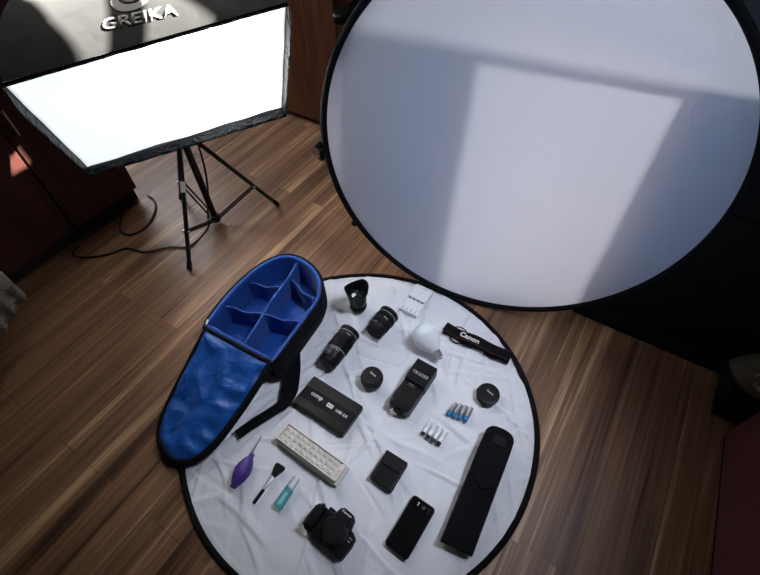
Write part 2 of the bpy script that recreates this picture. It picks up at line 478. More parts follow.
bmesh.ops.triangle_fill(bm, use_beauty=True, use_dissolve=False, edges=ed)
b = B(); b.bm.free(); b.bm = bm
structure(b.obj('wall_back', 'wall', smooth=0))

structure(B().box(.25, 2.9, 1.52, 2.0, 1.3, .04).obj('sun_blocker_1', 'wall', smooth=0))       # added unseen slab outside, keeps the sun out of the low window
b = B()
for x in (-.64, .26): b.box(x, 2.2, .51, .04, .06, .90)
for z in (.08, .94): b.box(-.19, 2.2, z, .94, .06, .04)
structure(b.obj('window_1', 'frame_white', smooth=0))

# ------------------------------------------------------------------ white reflector lying on the floor
DC = V((-.4104, .4653, 0)); DR = .545
t = thing('photo_reflector', 'round white wrinkled fabric reflector with black rim lying flat on the wooden floor', 'reflector', DC)
NG = 330
gx = np.linspace(-DR, DR, NG)
X, Y = np.meshgrid(gx, gx)
rng = np.random.RandomState(11)
Z = np.full_like(X, .004)
for k in range(26):                                   # broad soft swells
    a = rng.rand() * PI; f = 9 + 16 * rng.rand(); q = rng.rand() * 6.28
    Z += .00055 * np.sin(f * (X * math.cos(a) + Y * math.sin(a)) + q + 1.3 * np.sin(5 * X + k) * np.cos(4 * Y - k))
for k in range(190):                                  # long pressed creases
    cx_, cy_ = (rng.rand(2) * 2 - 1) * DR
    a = rng.choice([.5, 1.2, 2.0, 2.7]) + rng.randn() * .35; ln = .05 + .16 * rng.rand(); wd = .0045 + .011 * rng.rand(); hh = .0022 + .0050 * rng.rand()
    if rng.rand() < .3: hh = -hh * .6
    u = (X - cx_) * math.cos(a) + (Y - cy_) * math.sin(a); v = -(X - cx_) * math.sin(a) + (Y - cy_) * math.cos(a)
    v = v + .012 * np.sin(u * 18 + k) * .5
    side = np.where(v > 0, 1.0, .45)                  # steep on one side
    Z += hh * np.maximum(0, 1 - np.abs(v) * side / wd) * np.clip(1.2 - (u / ln) ** 2, 0, 1)
Z = np.clip(Z, .0015, .0118)
RR = np.hypot(X, Y)
Z = np.where(RR > DR * .965, Z * .6 + .003, Z)
bm = bmesh.new()
idx = {}
for iy in range(NG):
    for ix in range(NG):
        if RR[iy, ix] <= DR * 1.004:
            idx[iy, ix] = bm.verts.new((X[iy, ix], Y[iy, ix], Z[iy, ix]))
for iy in range(NG - 1):
    for ix in range(NG - 1):
        q = [idx.get(p) for p in ((iy, ix), (iy, ix + 1), (iy + 1, ix + 1), (iy + 1, ix))]
        if all(q): bm.faces.new(q)
b = B(); b.bm.free(); b.bm = bm
b.obj('fabric', 'sheet', t, smooth=180)
pts = []
for k in range(180):
    a = 2 * PI * k / 180
    w = 1 + .004 * math.sin(3 * a + .5) + .0025 * noise.noise(V((math.cos(a) * 3, math.sin(a) * 3, 0)))
    pts.append((DR * w * math.cos(a), DR * w * math.sin(a), .008 + .002 * math.sin(5 * a)))
B().tube(pts, .0085, 8, closed=True, flat=.75).obj('rim', 'rim_fabric', t, smooth=180)
lp = [V((DR * math.cos(a), DR * math.sin(a), .012)) for a in (math.radians(34), math.radians(38), math.radians(43), math.radians(48), math.radians(52))]
lp = [p * f for p, f in zip(lp, (1, 1.0, .985, .99, 1))]
B().ribbon(lp, .012, .003).obj('carry_loop', 'rim_fabric', t)

# ------------------------------------------------------------------ upright diffuser
th, ph = math.radians(282.3), math.radians(4.4)
nD = V((math.cos(ph) * math.cos(th), math.cos(ph) * math.sin(th), math.sin(ph)))
e1 = V((math.cos(th + PI / 2), math.sin(th + PI / 2), 0)); e2 = nD.cross(e1)
mD = Matrix((e1, e2, nD)).transposed().to_4x4()
RD = .560
t = thing('photo_diffuser', 'large round translucent white diffuser with black rim standing upright against the black desk', 'diffuser', (-.28, 1.075, .571))
bm = bmesh.new(); rows = []
ctr = bm.verts.new(mD @ V((0, 0, .0)))
for i in range(1, 31):
    r = RD * i / 30
    rows.append([bm.verts.new(mD @ V((r * math.cos(2 * PI * k / 120), r * math.sin(2 * PI * k / 120), 0))) for k in range(120)])
for k in range(120): bm.faces.new((ctr, rows[0][k], rows[0][(k + 1) % 120]))
for A_, C_ in zip(rows, rows[1:]):
    for k in range(120): bm.faces.new((A_[k], C_[k], C_[(k + 1) % 120], A_[(k + 1) % 120]))
b = B(); b.bm.free(); b.bm = bm
b.obj('fabric', 'diffuser', t, smooth=180)
B().tube([mD @ V((RD * math.cos(2 * PI * k / 160), RD * math.sin(2 * PI * k / 160), 0)) for k in range(160)], .0105, 10, closed=True, upv=nD).obj('rim', 'rim_fabric', t, smooth=180)
a = math.radians(214.5)
c = mD @ V(((RD + .016) * math.cos(a), (RD + .016) * math.sin(a), 0))
B().sphere(c, .011, (1, .7, 1.1)).obj('loop_tab', 'rim_fabric', t)

# ------------------------------------------------------------------ black desk behind the diffuser
t = thing('desk', 'black desk with open kneehole directly behind the upright round diffuser', 'desk', (0, 1.215, 0))
B().box(.035, .05, .820, 1.49, .10, .012, .001).obj('desktop', 'desk', t)
for nm, x0, x1 in (('pedestal', .045, .78), ('pedestal', -.705, -.385)):
    p = B().box((x0 + x1) / 2, .0535, .4315, x1 - x0, .085, .763, .001).obj(nm, 'desk', t)
    for k in range(3):
        d = B().box((x0 + x1) / 2, .006, .175 + .252 * k, x1 - x0 - .012, .012, .246, .0015).obj('drawer_front', 'desk', p)
    B().box((x0 + x1) / 2, .03, .025, x1 - x0, .13, .05, .001).obj('plinth', 'desk', p)

# ------------------------------------------------------------------ wardrobe on the left
WX = -1.83
t = thing('wardrobe', 'tall dark reddish brown wardrobe behind the softbox at the left', 'wardrobe', (WX, .2, 0))
B().box(-.29, -.15, 1.13, .55, 1.48, 2.14, .003).obj('body', 'wardrobe', t)
B().box(-.30, -.15, .03, .53, 1.47, .06).obj('plinth', 'wardrobe_dark', t)
for y0, y1, hy in ((.278, .588, .306), (-.42, .270, .242)):
    d = B().box(-.009, (y0 + y1) / 2, 1.12, .018, y1 - y0, 2.1, .003).obj('door', 'wardrobe', t)
    if hy > .3:
        h = B().cyl((.018, hy, .50), (.018, hy, .59), .004)
        h.cyl((0, hy, .49), (.018, hy, .51), .003); h.cyl((0, hy, .58), (.018, hy, .58), .003)
        h.obj('handle', 'steel', d)

# ------------------------------------------------------------------ brown cabinet on the back wall
t = thing('cabinet', 'brown wood veneer cabinet against the back wall between softbox and diffuser', 'cabinet', (-1.78, 1.69, 0))
B().box(0, .22, .55, .92, .40, 1.1, .003).obj('body', 'cabinet', t)
for x in (-.23, .23):
    B().box(x, .006, .56, .455, .016, 1.06, .002).obj('door', 'cabinet', t)

# ------------------------------------------------------------------ office chair hidden behind the diffuser's left edge
cx, cy = -1.046, 1.605
t = thing('office_chair', 'black office chair mostly hidden behind the left edge of the upright diffuser', 'chair', (cx, cy, 0))
B().cyl((0, 0, .07), (0, 0, .40), .028).obj('column', 'black_plastic', t)
a0 = math.atan2(1.478 - cy, -1.318 - cx)
for k in range(5):
    a = a0 + k * 2 * PI / 5
    ex, ey = .30 * math.cos(a), .30 * math.sin(a)
    lg = B().tube([(0, 0, .12), (ex * .5, ey * .5, .105), (ex, ey, .075)], .018, 8, radii=[.025, .020, .015]).obj('leg', 'black_plastic', t)
    w = B().cyl((ex - .022, ey, .03), (ex + .022, ey, .03), .03)
    w.box(ex, ey, .06, .03, .035, .03, .006)
    cw = w.obj('caster', 'black_plastic', lg)
    hb = B(); hb.lathe([(.0001, .006), (.015, .005), (.020, 0), (.020, -.002)], 24, mtx=T((ex, ey - .0305, .034)) @ Matrix.Diagonal((.8, 1, 1.4, 1)) @ RX(90))
    if k == 0: hb.obj('hub_cap', 'steel', lg)['label'] = 'silver hub cap'
    else: hb.obj('hub_cap', 'black_plastic', lg)
B().prism(rrect(.34, .34, .08, 5, .03, .02), .41, .48, .02, 3).obj('seat', 'black_fabric', t)
for sx in (-1, 1):
    arm = B().prism(rrect(.07, .26, .034, 7, sx * .20, .13), .585, .618, .012, 3).obj('armrest', 'black_plastic', t)
    B().tube([(sx * .20, .10, .59), (sx * .20, .08, .48), (sx * .13, .04, .42)], .016, 8).obj('arm_bracket', 'black_plastic', arm)
bk = B().prism(rrect(.40, .20, .07), -.025, .025, .015, 3, mtx=T((.0, .21, .70)) @ RX(82)).obj('backrest', 'black_fabric', t)
B().tube([(0, .16, .43), (0, .24, .50), (0, .235, .66)], .016, 8).obj('back_bracket', 'black_plastic', bk)
t = thing('paper_stack', 'pale paper stack seen at the photo top beside the diffuser rim, behind the black armrest', 'papers', (-1.20, 2.0, 0))
B().box(.0, .05, .34, .16, .22, .68, .004).obj('carton', 'olive', t)
B().box(.0, .04, .72, .08, .12, .08, .002, mtx=RZ(4)).obj('sheets', 'paper', t)

# ------------------------------------------------------------------ softbox
TL, TR, BR, BL = V((-1.327, .407, .847)), V((-.891, .949, .924)), V((-1.138, 1.101, .497)), V((-1.574, .559, .420))
nS = (TR - TL).cross(TL - BL).normalized()
if nS.x < 0: nS = -nS
cS = (TL + TR + BR + BL) / 4
DS = .40
ap = cS - nS * DS
t = thing('softbox', 'black rectangular softbox with glowing white front tilted down on the tripod stand', 'softbox', ap)
F = [TL, TR, BR, BL]
def L_(p): return V(p) - ap
def add_grid(b, rows, th=0.0):
    g = [[b.bm.verts.new(p) for p in r] for r in rows]
    for A_, C_ in zip(g, g[1:]):
        for i in range(len(A_) - 1): b.bm.faces.new((A_[i], A_[i + 1], C_[i + 1], C_[i]))
def dome(i, u, v, inset=0.0):
    """cover between rib i and rib i+1; v runs from the front edge back to the lamp"""
    sc_ = math.sqrt(max(0, 1 - v * v)) * .88 + .12 - inset
    A_, C_ = F[i], F[(i + 1) % 4]
    return (cS - nS * DS * v) + ((A_ - cS) * (1 - u) + (C_ - cS) * u) * sc_
b = B()
for i in range(4):
    add_grid(b, [[L_(dome(i, q / 14, 1 - (1 - k / 22) ** 1.6)) for q in range(15)] for k in range(23)])
b.quad([L_(dome(i, 0, 1)) for i in range(4)])
bmesh.ops.remove_doubles(b.bm, verts=b.bm.verts, dist=.0005)
b.obj('black_cover', 'nylon', t, smooth=40)
# silver inside
b = B()
for i in range(4):
    add_grid(b, [[L_(dome(i, q / 8, .015 + .98 * (1 - (1 - k / 12) ** 1.6), .02)) for q in range(9)] for k in range(13)])
bmesh.ops.remove_doubles(b.bm, verts=b.bm.verts, dist=.0005)
b.obj('silver_lining', 'silver', t)
# glowing front cloth, slightly slack
rows = []
for j in range(31):
    v = j / 30; row = []
    for i in range(41):
        u = i / 40
        p = (BL.lerp(BR, u)).lerp(TL.lerp(TR, u), v) - nS * .004
        q = V((u * 7, v * 5, 1.7))
        p = p + nS * (.004 * noise.noise(q) - .008 * math.sin(PI * u) * math.sin(PI * v))
        row.append(L_(p))
    rows.append(row)
b = B(); add_grid(b, rows); b.obj('front_diffuser', 'softface', t, smooth=180)
# fabric lip round the front
b = B(); LD = .032
oF = [p + (p - cS).normalized() * .004 for p in F]
for i in range(4):
    j = (i + 1) % 4
    if i == 0: lo = .008
    else: lo = LD
    n = 40; rws = []
    for k, dd in enumerate((0, .35, .7, 1.0)):
        row = []
        for q in range(n + 1):
            u = q / n
            l_ = lo
            if i == 1: l_ = .008 + (LD - .008) * min(1, u * 8)
            if i == 3: l_ = .008 + (LD - .008) * min(1, (1 - u) * 8)
            p = oF[i].lerp(oF[j], u) + nS * l_ * dd
            p = p + (p - cS).normalized() * (.0035 * dd * noise.noise(V((u * 14, i * 5.1, dd))) + .004 * dd)
            row.append(L_(p))
        rws.append(row)
    add_grid(b, rws)
bmesh.ops.remove_doubles(b.bm, verts=b.bm.verts, dist=.0008)
lip = b.obj('front_lip', 'lip_nylon', t, smooth=60)
sm = lip.modifiers.new('cloth thickness', 'SOLIDIFY'); sm.thickness = .0022
B().tube([L_(p + nS * .0) for p in (oF[0], oF[1])], .003, 8).obj('top_piping', 'rim_fabric', t)
# lamp head at the back
B().cyl(L_(ap), L_(ap - nS * .12), .055, .045).cyl(L_(ap - nS * .0), L_(ap - nS * .02), .075).obj('lamp_head', 'black_plastic', t)
# the print on the top panel follows the curved cloth
def on_top(x, y, z):
    u = .36 + .268 * x + .010 * y; v = .155 - .032 * x + .082 * y
    p = dome(0, u, v); q = (dome(0, u + .01, v) - p).cross(dome(0, u, v + .01) - p).normalized()
    if q.z < 0: q = -q
    return L_(p + q * (.0012 + z))
o = text('lettering', 'GREIKA', t, M['print_white'], 1, Matrix(), squash=1, bold=.028, extrude=.0005)
for v in o.data.vertices: v.co = on_top(v.co.x + .5, v.co.y + .5, v.co.z)
def oval(name, m, cx, cy, rx, ry, hole=None, n=56):
    b = B(); rg = []
    def rngs(cx, cy, rx, ry, z): return [on_top(cx + rx * math.cos(2 * PI * k / n), cy + ry * math.sin(2 * PI * k / n), z) for k in range(n)]
    if hole:
        b.loft([rngs(cx, cy, rx, ry, 0), rngs(cx, cy, rx, ry, .0005), rngs(*hole, .0005), rngs(*hole, 0)], cap0=False, cap1=False)
    else: b.loft([rngs(cx, cy, rx, ry, 0), rngs(cx, cy, rx, ry, .0005)])
    return b.obj(name, m, t, smooth=0)
oval('logo_ring', 'print_white', .40, 2.36, .275, 1.18, (.42, 2.62, .205, .86))
oval('logo_pupil', 'print_grey', .42, 2.58, .145, .62)

# ------------------------------------------------------------------ tripod stand
t = thing('light_stand', 'black tripod light stand on the wooden floor under the softbox', 'tripod', (-1.42, .851, 0))
B().cyl((0, 0, .025), (0, 0, .50), .0135).obj('lower_column', 'black_metal', t)
B().cyl((0, 0, .45), (0, 0, .80), .010).obj('upper_column', 'black_metal', t)
B().lathe([(.016, 0), (.022, .003), (.022, .028), (.016, .032)], 20, mtx=T((0, 0, .016))).obj('lower_collar', 'black_plastic', t)
B().lathe([(.016, 0), (.024, .004), (.024, .045), (.016, .05)], 20, mtx=T((0, 0, .41))).obj('upper_collar', 'black_plastic', t)
k_ = B().cyl((0, 0, .47), (.05, .01, .47), .007); k_.sphere((.055, .011, .47), .014); k_.obj('lock_knob', 'black_plastic', t)
zt = .43
for i, (fx, fy) in enumerate(((-1.316, .595), (-1.264, 1.077), (-1.68, .882))):
    f = V((fx + 1.42, fy - .851, .006)); d = V((f.x, f.y, 0)).normalized()
    top = d * .022 + V((0, 0, zt))
    lg = B().cyl(top, f, .0085, n=12).obj('leg', 'black_metal', t)
    B().cyl(f + (top - f) * .0, f + (top - f) * .06, .0105, n=12).obj('rubber_foot', 'rubber', lg)
    j = f.lerp(top, .31)
    s_ = d.cross(V((0, 0, 1)))
    br = B()
    for q in (-1, 1): br.cyl(d * .022 + s_ * q * .008 + V((0, 0, .032)), j + s_ * q * .008, .0045, n=8)
    brc = br.obj('brace', 'black_metal', t)
    B().cyl(j - s_ * .014, j + s_ * .014, .006, n=12).obj('brace_pin', 'steel', brc)
    if i == 0:
        p = f.lerp(top, .66); dr = (top - f).normalized()
        st = B(); st.cyl(p - dr * .02, p + dr * .02, .0092, n=16); st.obj('sticker', 'sticker', lg)['label'] = 'white sticker'

# cable from the lamp
pts = catmull([(-1.62, 1.02, .95), (-1.60, 1.0, .62), (-1.46, .93, .42), (-1.395, .87, .25), (-1.395, .81, .09), (-1.425, .80, .006), (-1.413, .685, .006), (-1.482, .637, .006), (-1.55, .563, .006), (-1.634, .539, .006),
               (-1.668, .478, .006), (-1.74, .415, .006), (-1.800, .400, .006), (-1.822, .445, .006)], 7)
tag(B().tube(pts, .0042, 8).obj('power_cord', 'cord', smooth=180), 'thin black power cord running from the tripod across the floor to the wardrobe', 'cord')
pts = catmull([(-1.83, .815, .006), (-1.775, .806, .006), (-1.720, .765, .006), (-1.678, .700, .006), (-1.668, .640, .006), (-1.69, .598, .006), (-1.735, .592, .006), (-1.772, .615, .006), (-1.815, .655, .006), (-1.823, .668, .006)], 7)
tag(B().tube(pts, .0042, 8).obj('power_cord', 'cord', smooth=180), 'short black cord looping on the floor at the wardrobe corner', 'cord')

# ------------------------------------------------------------------ lace cloth over a low dark stool at the left edge
t = thing('stool', 'low dark stool under the lace cloth at the left edge', 'stool', (-1.66, .02, 0))
B().box(-.06, -.1, .235, .16, .26, .03, .006).obj('seat', 'wardrobe_dark', t)
for sx in (-.125, -.06):
    for sy in (-.21, -.03):
        B().box(sx, sy, .11, .025, .025, .22, .002).obj('leg', 'wardrobe_dark', t)
b = B()
rws = []
C0, C1 = V((-1.62, .175)), V((-1.50, -.22))
for j in range(17):
    v = j / 16; row = []
    for i in range(41):
        u = i / 40
        base = V((-1.785, .105, .256)).lerp(V((-1.70, -.24, .256)), u)
        edge = V((-1.60, .155, .135)).lerp(V((-1.45, -.10, .135)), u)
        vv = min(v, .6) / .6 * .45 if v < .6 else .45 + (v - .6) / .4 * .55
        p = base.lerp(V((edge.x - .02, edge.y, .254)), min(1, v / .6))
        if v > .6:
            s = (v - .6) / .4
            sc = .010 * abs(math.sin(u * PI * 9)) if j == 16 else 0
            p = V((edge.x - .02, edge.y, .254)).lerp(edge + V((.012 * math.sin(u * 30), 0, -sc)), s)
        row.append(p)
    rws.append(row)
add_grid(b, rws)
lc = tag(b.obj('lace_cloth', 'lace', smooth=180), 'off white lace cloth with scalloped edge draped over the low dark stool', 'cloth')
sm = lc.modifiers.new('cloth thickness', 'SOLIDIFY'); sm.thickness = .0015

# ------------------------------------------------------------------ right side: red case, black box, wrapped bundle
t = thing('suitcase', 'dark red rounded case lying on the floor at the right edge', 'suitcase', (.775, .745, 0), math.radians(3))
def rloops(w, h, r, z0, z1, e):
    out = []
    for k in range(5):
        a = PI / 2 * k / 4; out.append([(x, y, z0 + e - e * math.cos(PI / 2 - a) if False else z0 + e * (1 - math.sin(a))) for x, y in rrect(w - 2 * e * (1 - math.sin(a if False else a)) * 0 - 2 * e * (1 - math.cos(PI / 2 - a)), h - 2 * e * (1 - math.cos(PI / 2 - a)), r, 6)])
    return out
def pillow(b, w, h, r, z0, z1, e, n=5):
    lps = []
    for k in range(n):
        a = PI / 2 * k / (n - 1); d = e * (1 - math.sin(a)); lps.append([(x, y, z0 + e * (1 - math.cos(a))) for x, y in rrect(w - 2 * d, h - 2 * d, max(r - d, .004), 6)])
    for k in range(n):
        a = PI / 2 * k / (n - 1); d = e * (1 - math.cos(a)); lps.append([(x, y, z1 - e + e * math.sin(a)) for x, y in rrect(w - 2 * d, h - 2 * d, max(r - d, .004), 6)])
    b.loft(lps); return b
pillow(B(), .40, .53, .06, .0, .25, .022).obj('shell', 'red', t)
B().tube([(x, y, .020) for x, y in rrect(.392, .522, .06, 6)], .006, 8, closed=True).obj('base_seam', 'black_fabric', t)
b = B()
for k in range(9): b.box(-.11, -.075 + k * .017, .2505, .030, .005, .0015)
b.obj('stitching', 'red_stitch', t, smooth=0)['label'] = 'orange red stitched lines'
t = thing('box', 'low black box on the floor between red case and desk', 'box', (.67, 1.098, 0))
B().box(0, 0, .0475, .29, .16, .095, .004).obj('body', 'black_matte', t)
B().box(0, 0, .104, .30, .17, .018, .004).obj('lid', 'black_matte', t)
t = thing('wrapped_bundle', 'crumpled clear plastic wrapped bundle on the low black box at the right edge', 'bundle', (.60, 1.095, .114))
b = B(); b.sphere((0, 0, .045), .05, (2.2, 1.4, .9), 40, 24)
for v in b.bm.verts:
    v.co += v.co.normalized() * .014 * noise.noise(v.co * 28); v.co.z = max(v.co.z, 0)
b.obj('cloth', 'olive', t)
b = B(); b.sphere((.0, -.012, .052), .045, (1.6, 1.25, 1.0), 48, 30)
for v in b.bm.verts:
    v.co += (v.co - V((0, -.01, .05))).normalized() * (.016 * noise.noise(v.co * 40) + .007 * noise.noise(v.co * 100)); v.co.z = max(v.co.z, .002)
b.obj('film', 'bag_film', t, smooth=20)

# ------------------------------------------------------------------ camera backpack
t = thing('camera_bag', 'black camera backpack with blue padded compartments lying open on reflector and floor', 'bag', (-.82, .40, .010))
O = V((-.82, .40, 0))
rim = catmull([(-.9526, .3918, 0), (-.972, .475, 0), (-.9806, .5593, 0), (-.979, .63, 0), (-.9685, .6901, 0), (-.948, .737, 0), (-.9163, .7676, 0), (-.865, .778, 0),
               (-.8075, .7660, 0), (-.760, .742, 0), (-.724, .7036, 0), (-.706, .665, 0), (-.6997, .6244, 0), (-.689, .50, 0), (-.6801, .4036, 0)], 5)
rim = [(p.x - O.x, p.y - O.y) for p in rim]
for k in range(1, 8):
    u = k / 8; rim.append((rim[70][0] + (rim[0][0] - rim[70][0]) * u, rim[70][1] + (rim[0][1] - rim[70][1]) * u))
def ring_at(d, z): return [(x, y, z) for x, y in offset2(rim, d)]
b = B()
b.loft([[(x + .006, y, z) for x, y, z in ring_at(-.006, .012)], [(x + .006, y, z) for x, y, z in ring_at(.002, .018)], [(x + .005, y, z) for x, y, z in ring_at(.013, .050)], [(x + .002, y, z) for x, y, z in ring_at(.015, .085)], ring_at(.012, .115), ring_at(.010, .128), ring_at(.004, .131), ring_at(-.002, .128), ring_at(-.002, .018)], cap1=True)
b.obj('shell', 'black_fabric', t)
b = B()
lo = [ring_at(.006, .129), ring_at(.005, .134), ring_at(.0, .136), ring_at(-.005, .134), ring_at(-.008, .127), ring_at(-.010, .10), ring_at(-.013, .06), ring_at(-.014, .026)]
b.loft(lo, cap0=False, cap1=True)
for v in b.bm.verts:
    if v.co.z < .13: v.co.x += .003 * noise.noise(v.co * 45); v.co.y += .003 * noise.noise(v.co * 45 + V((4, 4, 4)))
b.obj('lining', 'blue_pad', t, smooth=50)
B().tube(ring_at(.010, .130), .0055, 8, closed=True).obj('zip_edge', 'rim_fabric', t, smooth=180)
def divider(p0, p1, zt, th=.009, z0=.026, sag=.0):
    p0 = V((*p0, 0)) - O; p1 = V((*p1, 0)) - O
    d = (p1 - p0); n_ = V((-d.y, d.x, 0)).normalized(); b = B(); lps = []
    for i in range(13):
        u = i / 12; c = p0.lerp(p1, u)
        c = c + n_ * .003 * math.sin(u * 9)
        ztu = zt - sag * math.sin(PI * u)
        lps.append([c + n_ * x * th / 2 + V((0, 0, z)) for x, z in ((-1, z0), (1, z0), (1.1, .5 * (z0 + ztu)), (1, ztu - .004), (.5, ztu), (-.5, ztu), (-1, ztu - .004), (-1.1, .5 * (z0 + ztu)))])
    b.loft(lps); return b.obj('divider', 'blue_pad', t, smooth=60)
divider((-.8753, .762), (-.806, .407), .124, .011)
divider((-.966, .610), (-.860, .648), .116, .008, sag=.006)
divider((-.962, .488), (-.832, .527), .120, .008, sag=.006)
divider((-.826, .527), (-.705, .565), .122, .008, sag=.004)
divider((-.846, .697), (-.728, .667), .116, .008, sag=.012)
# the lid folded down to the floor
lid2 = [V(p) for p in ((-.9526, .3918, 0), (-.932, .27, 0), (-.907, .15, 0), (-.879, .078, 0), (-.835, .042, 0), (-.7755, .030, 0), (-.722, .058, 0), (-.691, .125, 0), (-.6805, .225, 0), (-.678, .32, 0), (-.6801, .4036, 0))]
ol = catmull(lid2, 6)
ol = [(p.x - O.x, p.y - O.y) for p in ol]
nl = len(ol)
for k in range(1, 10):
    u = k / 10; ol.append((ol[nl - 1][0] + (ol[0][0] - ol[nl - 1][0]) * u, ol[nl - 1][1] + (ol[0][1] - ol[nl - 1][1]) * u - .004))
def lid_z(y):
    s = min(max((y + .36) / .36, 0), 1.05)
    return .020 + .108 * s ** 1.15
lc0 = V((sum(p[0] for p in ol) / len(ol), sum(p[1] for p in ol) / len(ol)))
def lidring(f, dz, d=0.0):
    o2 = offset2(ol, d)
    return [(lc0.x + (x - lc0.x) * f, lc0.y + (y - lc0.y) * f, lid_z(lc0.y + (y - lc0.y) * f) + dz) for x, y in o2]
lid = B().loft([lidring(.3, -.016), lidring(.7, -.016), lidring(.96, -.015, .002), lidring(1, -.008, .007), lidring(1, .002, .007), lidring(.97, .005), lidring(.7, .003), lidring(.3, .003)]).obj('lid', 'black_fabric', t)
b = B()
fr = [.952, .94, .90, .85, .78, .70, .62, .54, .46, .38, .30, .22, .14, .06]
lps = []
for i, f in enumerate(fr):
    rg = []
    for (x, y, z) in lidring(f, .004):
        w = min(1, i / 3)
        q = V((x * 9 + y * 4, y * 16 - x * 5, .3)); q2 = V((x * 22, y * 30, 2.0))
        zz = z + w * (.006 + .009 * (1 - abs(noise.noise(q)) * 2.2) + .0055 * noise.noise(q2))
        rg.append((x, y, zz))
    lps.append(rg)
b.loft(lps, cap0=False, cap1=True)
b.obj('lid_lining', 'blue', lid, smooth=180)
B().tube(lidring(.972, .006), .0075, 8, closed=True, flat=.8).obj('lid_piping', 'rim_fabric', lid, smooth=180)
zp = B().box(0, 0, 0, .006, .018, .003, .001, mtx=T((-.1345, .0, .139)) @ RZ(30)).obj('zip_pull', 'steel', lid)
zp['label'] = 'silver zip pull'
# shoulder strap
sp = catmull([(-.700, .50, .060), (-.668, .46, .040), (-.643, .42, .024), (-.624, .385, .019), (-.613, .345, .017), (-.628, .300, .016), (-.648, .25, .016), (-.668, .190, .016)], 6)
sp = [p - O for p in sp]
ws = []
for i in range(len(sp)):
    u = i / (len(sp) - 1); ws.append(.055 - .003 * u if u < .45 else .053 - .021 * min(1, (u - .45) / .2))
B().ribbon(sp, ws, .007).obj('shoulder_strap', 'black_fabric', t)

# ------------------------------------------------------------------ lenses
def ribs(n, depth): return lambda a, z: 1 - .6 * depth * (.5 + .5 * math.cos(n * a)) ** 2
AXY = RX(-90)       # lathe axis z -> +Y

# standing lens with petal hood
t = thing('camera_lens', 'black camera lens with petal shaped hood standing near the charger and bag', 'lens', (-.6266, .784, SZ), math.radians(62))
B().lathe([(.026, 0), (.028, .003), (.0295, .012), (.030, .040)], 56).obj('barrel', 'black_plastic', t)
B().lathe([(.0305, .014), (.0318, .016), (.0318, .036), (.0305, .038)], 112, rf=ribs(56, .02)).obj('zoom_ring', 'rubber', t)
B().lathe([(.0300, .040), (.0315, .044), (.0320, .074), (.029, .076)], 56).obj('front_barrel', 'black_plastic', t)
B().lathe([(.0312, .0385), (.0318, .0395), (.0312, .0405)], 56).obj('silver_ring', 'steel', t)
def petal(a, r, z): return (.0115 * math.copysign(abs(math.cos(2 * a)) ** .8, math.cos(2 * a)) if z > .098 else 0)
b = B(); b.lathe([(.0322, .066), (.0345, .078), (.0410, .102), (.0430, .113), (.0414, .1138), (.0390, .100), (.032, .080), (.0295, .072)], 96, zf=petal)
b.obj('petal_hood', 'black_matte', t)
B().lathe([(.0265, .076), (.024, .0800), (.014, .0835), (.0005, .0850)], 48).obj('front_glass', 'glass', t)
B().lathe([(.0295, .0755), (.0295, .079), (.0268, .0795), (.0265, .0755)], 48).obj('filter_ring', 'black_plastic', t)

def lying_lens(label, x, y, rz, L, r0, r1, cap, parts, tz):
    """barrel axis along +Y from the origin; r0 near radius, r1 far radius"""
    R = max(r0, r1)
    t = thing('camera_lens', label, 'lens', (x, y, SZ), rz)
    mt = T((0, 0, R + .001)) @ AXY
    B().lathe([(r0 * .88, 0), (r0 * .94, .002), (r0 * .94, .016), (r0 * .88, .018)], 64, mtx=mt, rf=ribs(32, .03)).obj('rear_cap', 'black_matte', t)
    B().lathe([(r0 * .94, .017), (r0 * .99, .020), (r0, .030), (r0, L * .42), (r1 * .97, L * .50), (r1 * .97, L - .016), (r1 * .93, L - .012)], 64, mtx=mt).obj('barrel', 'black_plastic', t)
    for (a, c, rr, nr) in parts:
        B().lathe([(rr * .985, a), (rr, a + .0015), (rr, c - .0015), (rr * .985, c)], nr * 2, mtx=mt, rf=ribs(nr, .025)).obj('grip_ring', 'rubber', t)
    B().lathe([(r1 * .95, L - .013), (r1, L - .011), (r1, L - .002), (r1 * .96, L), (r1 * .5, L + .0005)], 64, mtx=mt).obj('front_cap', 'black_plastic', t)
    B().lathe([(r1 * .972, L - .0205), (r1 * .984, L - .0200), (r1 * .984, L - .0185), (r1 * .972, L - .018)], 64, mtx=mt).obj('silver_ring', 'steel', t)
    return t, R
t, R = lying_lens('short black zoom lens lying between the petal hood lens and the light bulb', -.5055, .7000, math.radians(-3), .100, .0340, .0365, True, ((.031, .054, .0352, 48), (.060, .072, .0368, 48)), .07)
def on_barrel(ang, y, r, zc): 
    """matrix on the lens skin: reading across the barrel"""
    return T((0, y, zc)) @ RY(ang) @ T((0, 0, r))
text('lettering', 'Canon', t, M['print_white'], .015, on_barrel(22, .057, .0362, R + .001), bold=.01)
for k in range(5):
    B().box(0, 0, .0001, .0012, .003, .0004, mtx=on_barrel(-60 + k * 13, .0285, .0341, R + .001)).obj('scale_mark', 'print_white', t, smooth=0)
t, R = lying_lens('long black telephoto zoom lens lying between bag and flat drive case', -.5705, .518, math.radians(2.2), .147, .0335, .0360, True, ((.062, .108, .0362, 56),), .09)
text('lettering', 'Canon', t, M['print_white'], .016, on_barrel(24, .117, .0352, R + .001), bold=.01)
for k in range(7):
    B().box(0, 0, .0001, .0022, .0035, .0004, mtx=on_barrel(-58 + k * 15, .049, .0336, R + .001)).obj('scale_mark', 'print_white', t, smooth=0)
B().lathe([(.0330, .0545), (.0341, .055), (.0341, .0565), (.0330, .057)], 64, mtx=T((0, 0, R + .001)) @ AXY).obj('white_ring', 'print_grey', t)
text('lettering', '55-250', t, M['print_white'], .017, on_barrel(-42, .036, .0336, R + .001), bold=.01)

